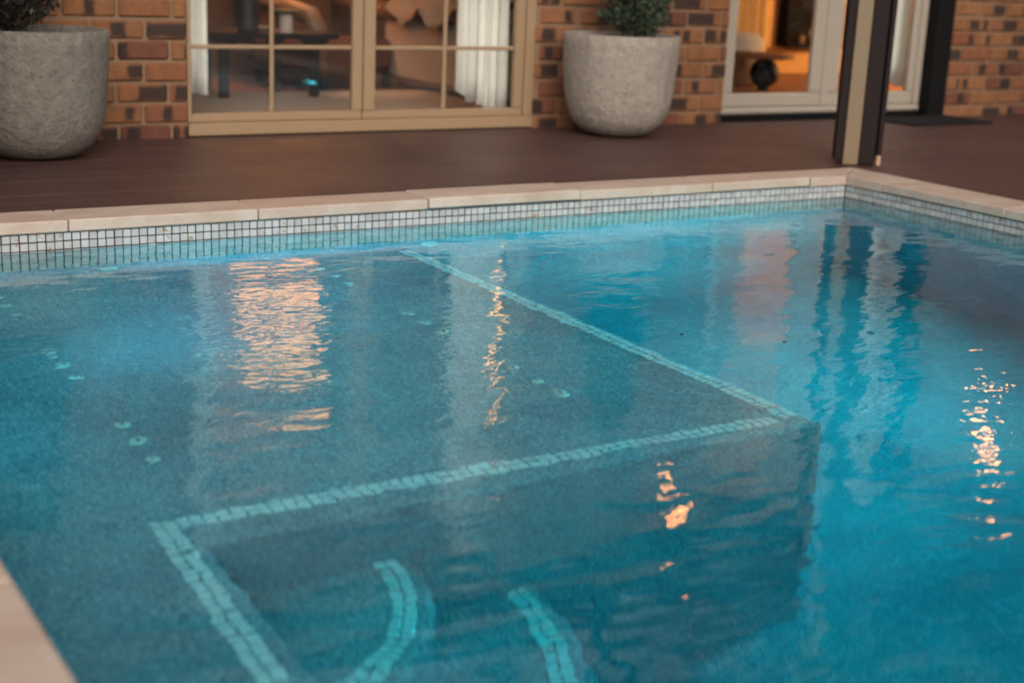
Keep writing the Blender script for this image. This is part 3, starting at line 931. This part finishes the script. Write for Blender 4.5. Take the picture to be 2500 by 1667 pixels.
MB().lathe([(0.0, 0.091), (0.03, 0.091), (0.075, 0.112), (0.073, 0.116), (0.0, 0.10)], (2.95, 6.97, 0.463), 24).build('dish', M['dish'], v, True)
v = thing('low_bowl', 'small green bowl beside the ribbed vase', 'bowl', (2.87, 7.08, 0.463))
MB().lathe([(0.0, 0.0), (0.03, 0.0), (0.052, 0.022), (0.05, 0.024), (0.0, 0.006)], (2.87, 7.08, 0.463), 24).build('bowl', M['dish'], v, True)
v = thing('black_stool', 'black upright stool at left end of the low table', 'stool', (2.44, 7.45, IZ))
MB().box(2.36, 2.56, 7.38, 7.58, 0.60, 0.64, 0.01).build('seat', M['black'], v)
for lx in (2.375, 2.545):
    for ly in (7.395, 7.565):
        MB().box(lx - 0.014, lx + 0.014, ly - 0.014, ly + 0.014, IZ + 0.001, 0.6, 0.002).build('leg', M['black'], v)

ac = thing('leather_armchair', 'brown leather armchair beside low black table', 'armchair', (3.52, 7.75, IZ))
Ma = Matrix.Translation((3.50, 7.72, 0)) @ Matrix.Rotation(R(20), 4, 'Z')
MB().box(-0.30, 0.30, -0.30, 0.30, IZ + 0.08, 0.40, 0.04, Ma).build('seat', M['brown_leather'], ac)
MB().box(-0.34, 0.34, 0.22, 0.38, 0.34, 0.98, 0.06, Ma).build('backrest', M['brown_leather'], ac)
for sx in (-1, 1):
    m = MB().tube([Ma @ Vector((sx * 0.35, -0.32, IZ + 0.10)), Ma @ Vector((sx * 0.35, -0.32, 0.46)), Ma @ Vector((sx * 0.35, -0.26, 0.53)), Ma @ Vector((sx * 0.35, -0.1, 0.56)), Ma @ Vector((sx * 0.35, 0.26, 0.60))], [0.045, 0.05, 0.055, 0.055, 0.05], 12)
    m.build('armrest', M['leather'], ac, True)
for sx in (-.26, .26):
    for sy in (-.26, .26):
        MB().box(sx - .02, sx + .02, sy - .02, sy + .02, IZ + 0.001, IZ + 0.079, 0.002, Ma).build('leg', M['black'], ac)

sf = thing('sofa', 'taupe fabric sofa seen end on behind white curtain', 'sofa', (4.3, 7.0, IZ))
MB().box(3.86, 4.75, 6.28, 7.68, 0.155, 0.52, 0.04).build('base', M['sofa'], sf)
MB().box(4.55, 4.85, 6.28, 7.68, 0.521, 0.90, 0.07).build('backrest', M['sofa'], sf)
MB().box(3.88, 4.54, 6.34, 7.64, 0.522, 0.60, 0.035).build('seat_cushion', M['sofa'], sf)
for sx in (3.95, 4.65):
    for sy in (6.38, 7.58):
        MB().box(sx - .025, sx + .025, sy - .025, sy + .025, IZ + 0.013, 0.154, 0.002).build('leg', M['black'], sf)
# crumpled throw on the sofa
m = MB(); nn = 26
for side in (0, 1):
    for i in range(nn + 1):
        for j in range(nn + 1):
            u, w = i / nn, j / nn
            x = 3.80 + 0.62 * u; y = 6.75 + 0.85 * w
            z = 0.612 if u > 0.12 else 0.612 - (0.12 - u) * 0.8 * (0.5 + 0.9 * abs(math.sin(w * 7)))
            z += 0.085 * abs(noise.noise(Vector((x * 6, y * 6, 3)))) + 0.02 * noise.noise(Vector((x * 15, y * 15, 1))) + side * 0.012
            m.v.append((x, y, z))
WN = (nn + 1)
for side in (0, 1):
    for i in range(nn):
        for j in range(nn):
            q = side * WN * WN + i * WN + j
            m.f.append((q, q + 1, q + WN + 1, q + WN) if side else (q, q + WN, q + WN + 1, q + 1))
tag(m.build('throw_blanket', M['throw'], None, True, recalc=False), 'crumpled cream throw draped over taupe sofa', 'blanket')

# lamps in the left room
def lampshade(name, cx, cy, z0, z1, r0, r1, col, strength, label, base_z, light, up=-0.10, tint=(1.0, 0.70, 0.46)):
    t = thing(name, label, 'lamp', (cx, cy, base_z))
    MB().lathe([(0.0, 0.0), (min(0.11, r0 + 0.01), 0.0), (min(0.11, r0 + 0.01), 0.015), (0.015, 0.025), (0.0, 0.025)], (cx, cy, base_z + 0.001), 24).build('base', M['black'], t, True)
    MB().tube([(cx, cy, base_z + 0.02), (cx, cy, z0 + 0.05)], 0.010, 8).build('stem', M['black'], t)
    MB().lathe([(r0, 0.0), (r1, z1 - z0), (r1 - 0.004, z1 - z0), (r0 - 0.004, 0.0)], (cx, cy, z0), 32, closed=True).build('lamp_shade', emissive(name + '_shade', col, strength), t, True)
    if light:
        ld = bpy.data.lights.new('bulb', 'POINT')
        ld.energy = light; ld.color = tint; ld.shadow_soft_size = 0.03 if up < 0 else 0.10
        lo = bpy.data.objects.new('bulb', ld); COL.objects.link(lo)
        lo.location = (cx, cy, z1 + up); lo.parent = t
        lo.matrix_parent_inverse = Matrix.Translation(-Vector(t.location))
    return t
AMB = (1.0, 0.44, 0.12)
lampshade('floor_lamp', 3.18, 7.62, 1.05, 1.53, 0.26, 0.21, AMB, 3.2, 'lit amber drum shade floor lamp in left room', IZ, 20)
lampshade('column_lamp', 4.862, 7.78, 1.08, 2.25, 0.052, 0.052, AMB, 6.0, 'slim lit amber column lamp behind the sofa', IZ, 0)
m = MB()
arch = [(2.95, IZ + 0.6), (3.75, IZ + 0.6)] + [(3.35 + 0.40 * math.cos(R(a)), 2.0 + 0.38 * math.sin(R(a))) for a in range(0, 181, 12)]
m.add([(x, ROOMY - 0.03, z) for x, z in arch] + [(x, ROOMY - 0.002, z) for x, z in arch], [tuple(range(len(arch))), tuple(range(len(arch), 2 * len(arch)))[::-1]] + [(i, (i + 1) % len(arch), len(arch) + (i + 1) % len(arch), len(arch) + i) for i in range(len(arch))])
tag(m.build('arched_panel', M['pink_wall']), 'pale pink arched panel on back wall of left room', 'wall panel')

# ------------------------------------------------------------------ right room furniture
st = thing('pedestal_table', 'small dark table on a ball shaped pedestal in amber room', 'table', (6.27, 7.05, IZ))
MB().lathe([(0.0, 0.0), (0.235, 0.0), (0.24, 0.010), (0.235, 0.024), (0.0, 0.024)], (6.22, 7.05, 0.337), 36).build('table_top', M['brown_leather'], st, True)
prof = [(0.0, -0.096)] + [(0.096 * math.cos(R(a)), 0.096 * math.sin(R(a))) for a in range(-80, 81, 10)] + [(0.0, 0.096)]
MB().lathe(prof, (6.29, 7.05, 0.238), 32).build('ball', M['black'], st, True)
MB().lathe([(0.0, 0.0), (0.045, 0.0), (0.035, 0.02), (0.03, 0.03), (0.0, 0.03)], (6.29, 7.05, IZ + 0.001), 24).build('foot', M['black'], st, True)
MB().lathe([(0.0, 0.0), (0.04, 0.0), (0.05, 0.02), (0.0, 0.02)], (6.29, 7.05, 0.317), 24).build('collar', M['black'], st, True)
fp = thing('fireplace', 'dark fireplace opening with logs in amber room', 'fireplace', (7.76, 8.2, IZ))
MB().box(7.47, 8.05, ROOMY - 0.12, ROOMY - 0.001, 0.33, 0.95, 0.004).build('firebox', M['firebox'], fp)
for k in range(4):
    MB().tube([(7.58 + 0.09 * k, ROOMY - 0.16, 0.375 + 0.03 * (k % 2)), (7.62 + 0.09 * k, ROOMY - 0.122, 0.40 + 0.05 * (k % 2))], 0.028, 8).build('log', M['log'], fp, True)
MB().box(7.43, 8.09, ROOMY - 0.19, ROOMY - 0.121, 0.325, 0.345, 0.003).build('hearth_shelf', M['firebox'], fp)
pf = thing('pouffe', 'round cream pouffe seat behind pedestal table in amber room', 'pouffe', (6.40, 7.50, IZ))
MB().lathe([(0.0, 0.0), (0.18, 0.0), (0.21, 0.04), (0.215, 0.18), (0.20, 0.30), (0.15, 0.34), (0.0, 0.35)], (6.40, 7.50, IZ + 0.001), 32).build('seat', M['throw'], pf, True)
lampshade('low_lamp', 8.0, 6.75, 0.36, 0.60, 0.10, 0.08, (1.0, 0.46, 0.12), 2.6, 'low lit amber lamp standing on floor of right room', IZ, 190, 0.06, (1.0, 0.58, 0.24))

# ------------------------------------------------------------------ exterior wall lamps
def sconce(x, label):
    t = thing('wall_lamp', label, 'wall lamp', (x, HY, 2.0), 'lit wall lamps on the brickwork')
    MB().box(x - 0.05, x + 0.05, HY - 0.016, HY + 0.004, 1.93, 2.10, 0.004).build('back_plate', M['black'], t)
    MB().box(x - 0.012, x + 0.012, HY - 0.06, HY - 0.0165, 2.085, 2.10, 0.002).build('arm', M['black'], t)
    MB().lathe([(0.0, 0.0), (0.036, 0.0), (0.046, 0.03), (0.046, 0.13), (0.036, 0.15), (0.0, 0.15)], (x, HY - 0.075, 1.93), 20).build('bulb', emissive('wall_lamp_bulb', (1.0, 0.38, 0.09), 13.0), t, True)
    MB().lathe([(0.0, 0.155), (0.045, 0.155), (0.04, 0.175), (0.0, 0.18)], (x, HY - 0.075, 1.93), 20).build('cap', M['black'], t, True)
sconce(4.75, 'lit wall lamp on brick pier beside white door')
sconce(7.36, 'lit wall lamp on right brick wall')

# ------------------------------------------------------------------ trees behind the house (seen mirrored in the water)
def tree(cx, cy, h, rad, label):
    t = thing('garden_tree', label, 'tree', (cx, cy, -0.02), 'trees behind the house')
    tk = MB().tube([(cx, cy, -0.05), (cx + 0.1, cy, h * 0.25), (cx - 0.05, cy + 0.1, h * 0.55), (cx, cy, h * 0.85)], [0.22, 0.17, 0.11, 0.03], 10)
    tips = []
    for i in range(26):
        f = 0.3 + 0.65 * i / 26
        a = i * 2.399; rr = rad * (0.45 + 0.6 * math.sin(math.pi * (f - 0.22))) * random.uniform(0.7, 1.1)
        p0 = Vector((cx, cy, h * f * 0.9)); p2 = p0 + Vector((rr * math.cos(a), rr * math.sin(a), rr * 0.45))
        p1 = (p0 + p2) / 2 + Vector((0, 0, 0.15))
        tk.tube([p0, p1, p2], [0.06, 0.035, 0.01], 6)
        tips.append((p0, p1, p2))
    tk.build('trunk', M['bark'], t, True)
    lf = MB()
    for i in range(9000):
        p0, p1, p2 = random.choice(tips)
        u = 0.25 + 0.8 * random.random()
        c = p0 * (1 - u) ** 2 + p1 * 2 * u * (1 - u) + p2 * u * u
        c = c + Vector((random.gauss(0, 1), random.gauss(0, 1), random.gauss(0, 1))) * rad * 0.11
        d = Vector((random.gauss(0, 1), random.gauss(0, 1), random.gauss(0, .7))).normalized()
        q = d.cross(Vector((random.gauss(0, 1), random.gauss(0, 1), random.gauss(0, 1)))).normalized()
        L = random.uniform(0.10, 0.22); w = L * 0.35
        lf.add([c, c + d * L * 0.5 + q * w, c + d * L, c + d * L * 0.5 - q * w], [(0, 1, 2, 3)])
    lf.build('crown', M['leaf_dark'], t, recalc=False)
tree(13.2, 11.6, 9.5, 2.9, 'tall dark tree behind right end of the house')
tree(18.5, 12.5, 10.5, 3.2, 'broad dark tree farthest right behind the house')
tree(10.4, 14.5, 8.0, 2.4, 'smaller dark tree behind the middle of the house')
tree(2.2, 15.0, 7.2, 2.4, 'dark tree behind left part of the house')

# ------------------------------------------------------------------ bits of leaf litter in the pool
M['dead_leaf'] = plain('dead_leaf', (0.055, 0.035, 0.022), 0.8, 0.3, 60)
def leaf(x, y, z, L, rz, label):
    pts = []
    for i in range(7):
        u = i / 6
        w = L * 0.24 * math.sin(math.pi * min(1, u * 0.96 + 0.04)) ** 0.8
        c = L * 0.06 * math.sin(math.pi * u)
        pts.append((u * L - L / 2, w, c)); pts.append((u * L - L / 2, -w, c * 0.6))
    m = MB()
    m.v = pts + [(a, b, c - 0.0006) for a, b, c in pts]
    for i in range(6):
        k = 2 * i
        m.f += [(k, k + 1, k + 3, k + 2), (14 + k, 16 + k, 17 + k, 15 + k), (k, k + 2, 16 + k, 14 + k), (k + 1, 15 + k, 17 + k, k + 3)]
    o = m.build('fallen_leaf', M['dead_leaf'])
    o.location = (x, y, z); o.rotation_euler = (0, 0, rz)
    return tag(o, label, 'leaf', 'leaf litter in the pool')
leaf(2.172, 2.651, 0.0012, 0.020, 0.4, 'tiny brown leaf floating just off the ledge edge')
leaf(2.639, 2.475, 0.0012, 0.022, 2.1, 'tiny brown leaf floating over deep water, by white curtain reflection')
leaf(2.366, 2.494, 0.0012, 0.016, 1.2, 'tiny brown leaf floating near the ledge corner')

# ------------------------------------------------------------------ unseen hedge, added to shade the right-hand deck
hd = thing('shade_hedge', 'tall dark screen of leaves, added unseen to shade right side of the deck', 'shade_hedge', (7.0, 1.6, DZ))
m = MB()
for k in range(9):
    yy = -1.0 + k * 0.64
    m.tube([(7.0, yy, 0.05), (7.03, yy + 0.03, 1.1), (7.0, yy, 2.2)], [0.03, 0.022, 0.008], 6)
m.build('stem', M['bark'], hd, True)
m = MB()
for i in range(14000):
    c = Vector((7.0 + random.gauss(0, 0.17), random.uniform(-1.2, 4.25), random.uniform(0.12, 2.45)))
    d = Vector((random.gauss(0, 1), random.gauss(0, 1), random.gauss(0.3, .8))).normalized()
    q = d.cross(Vector((random.gauss(0, 1), random.gauss(0, 1), random.gauss(0, 1)))).normalized()
    L = random.uniform(0.07, 0.13); w = L * 0.3
    m.add([c, c + d * L * 0.5 + q * w, c + d * L, c + d * L * 0.5 - q * w], [(0, 1, 2, 3)])
m.build('foliage', M['leaf_dark'], hd, recalc=False)
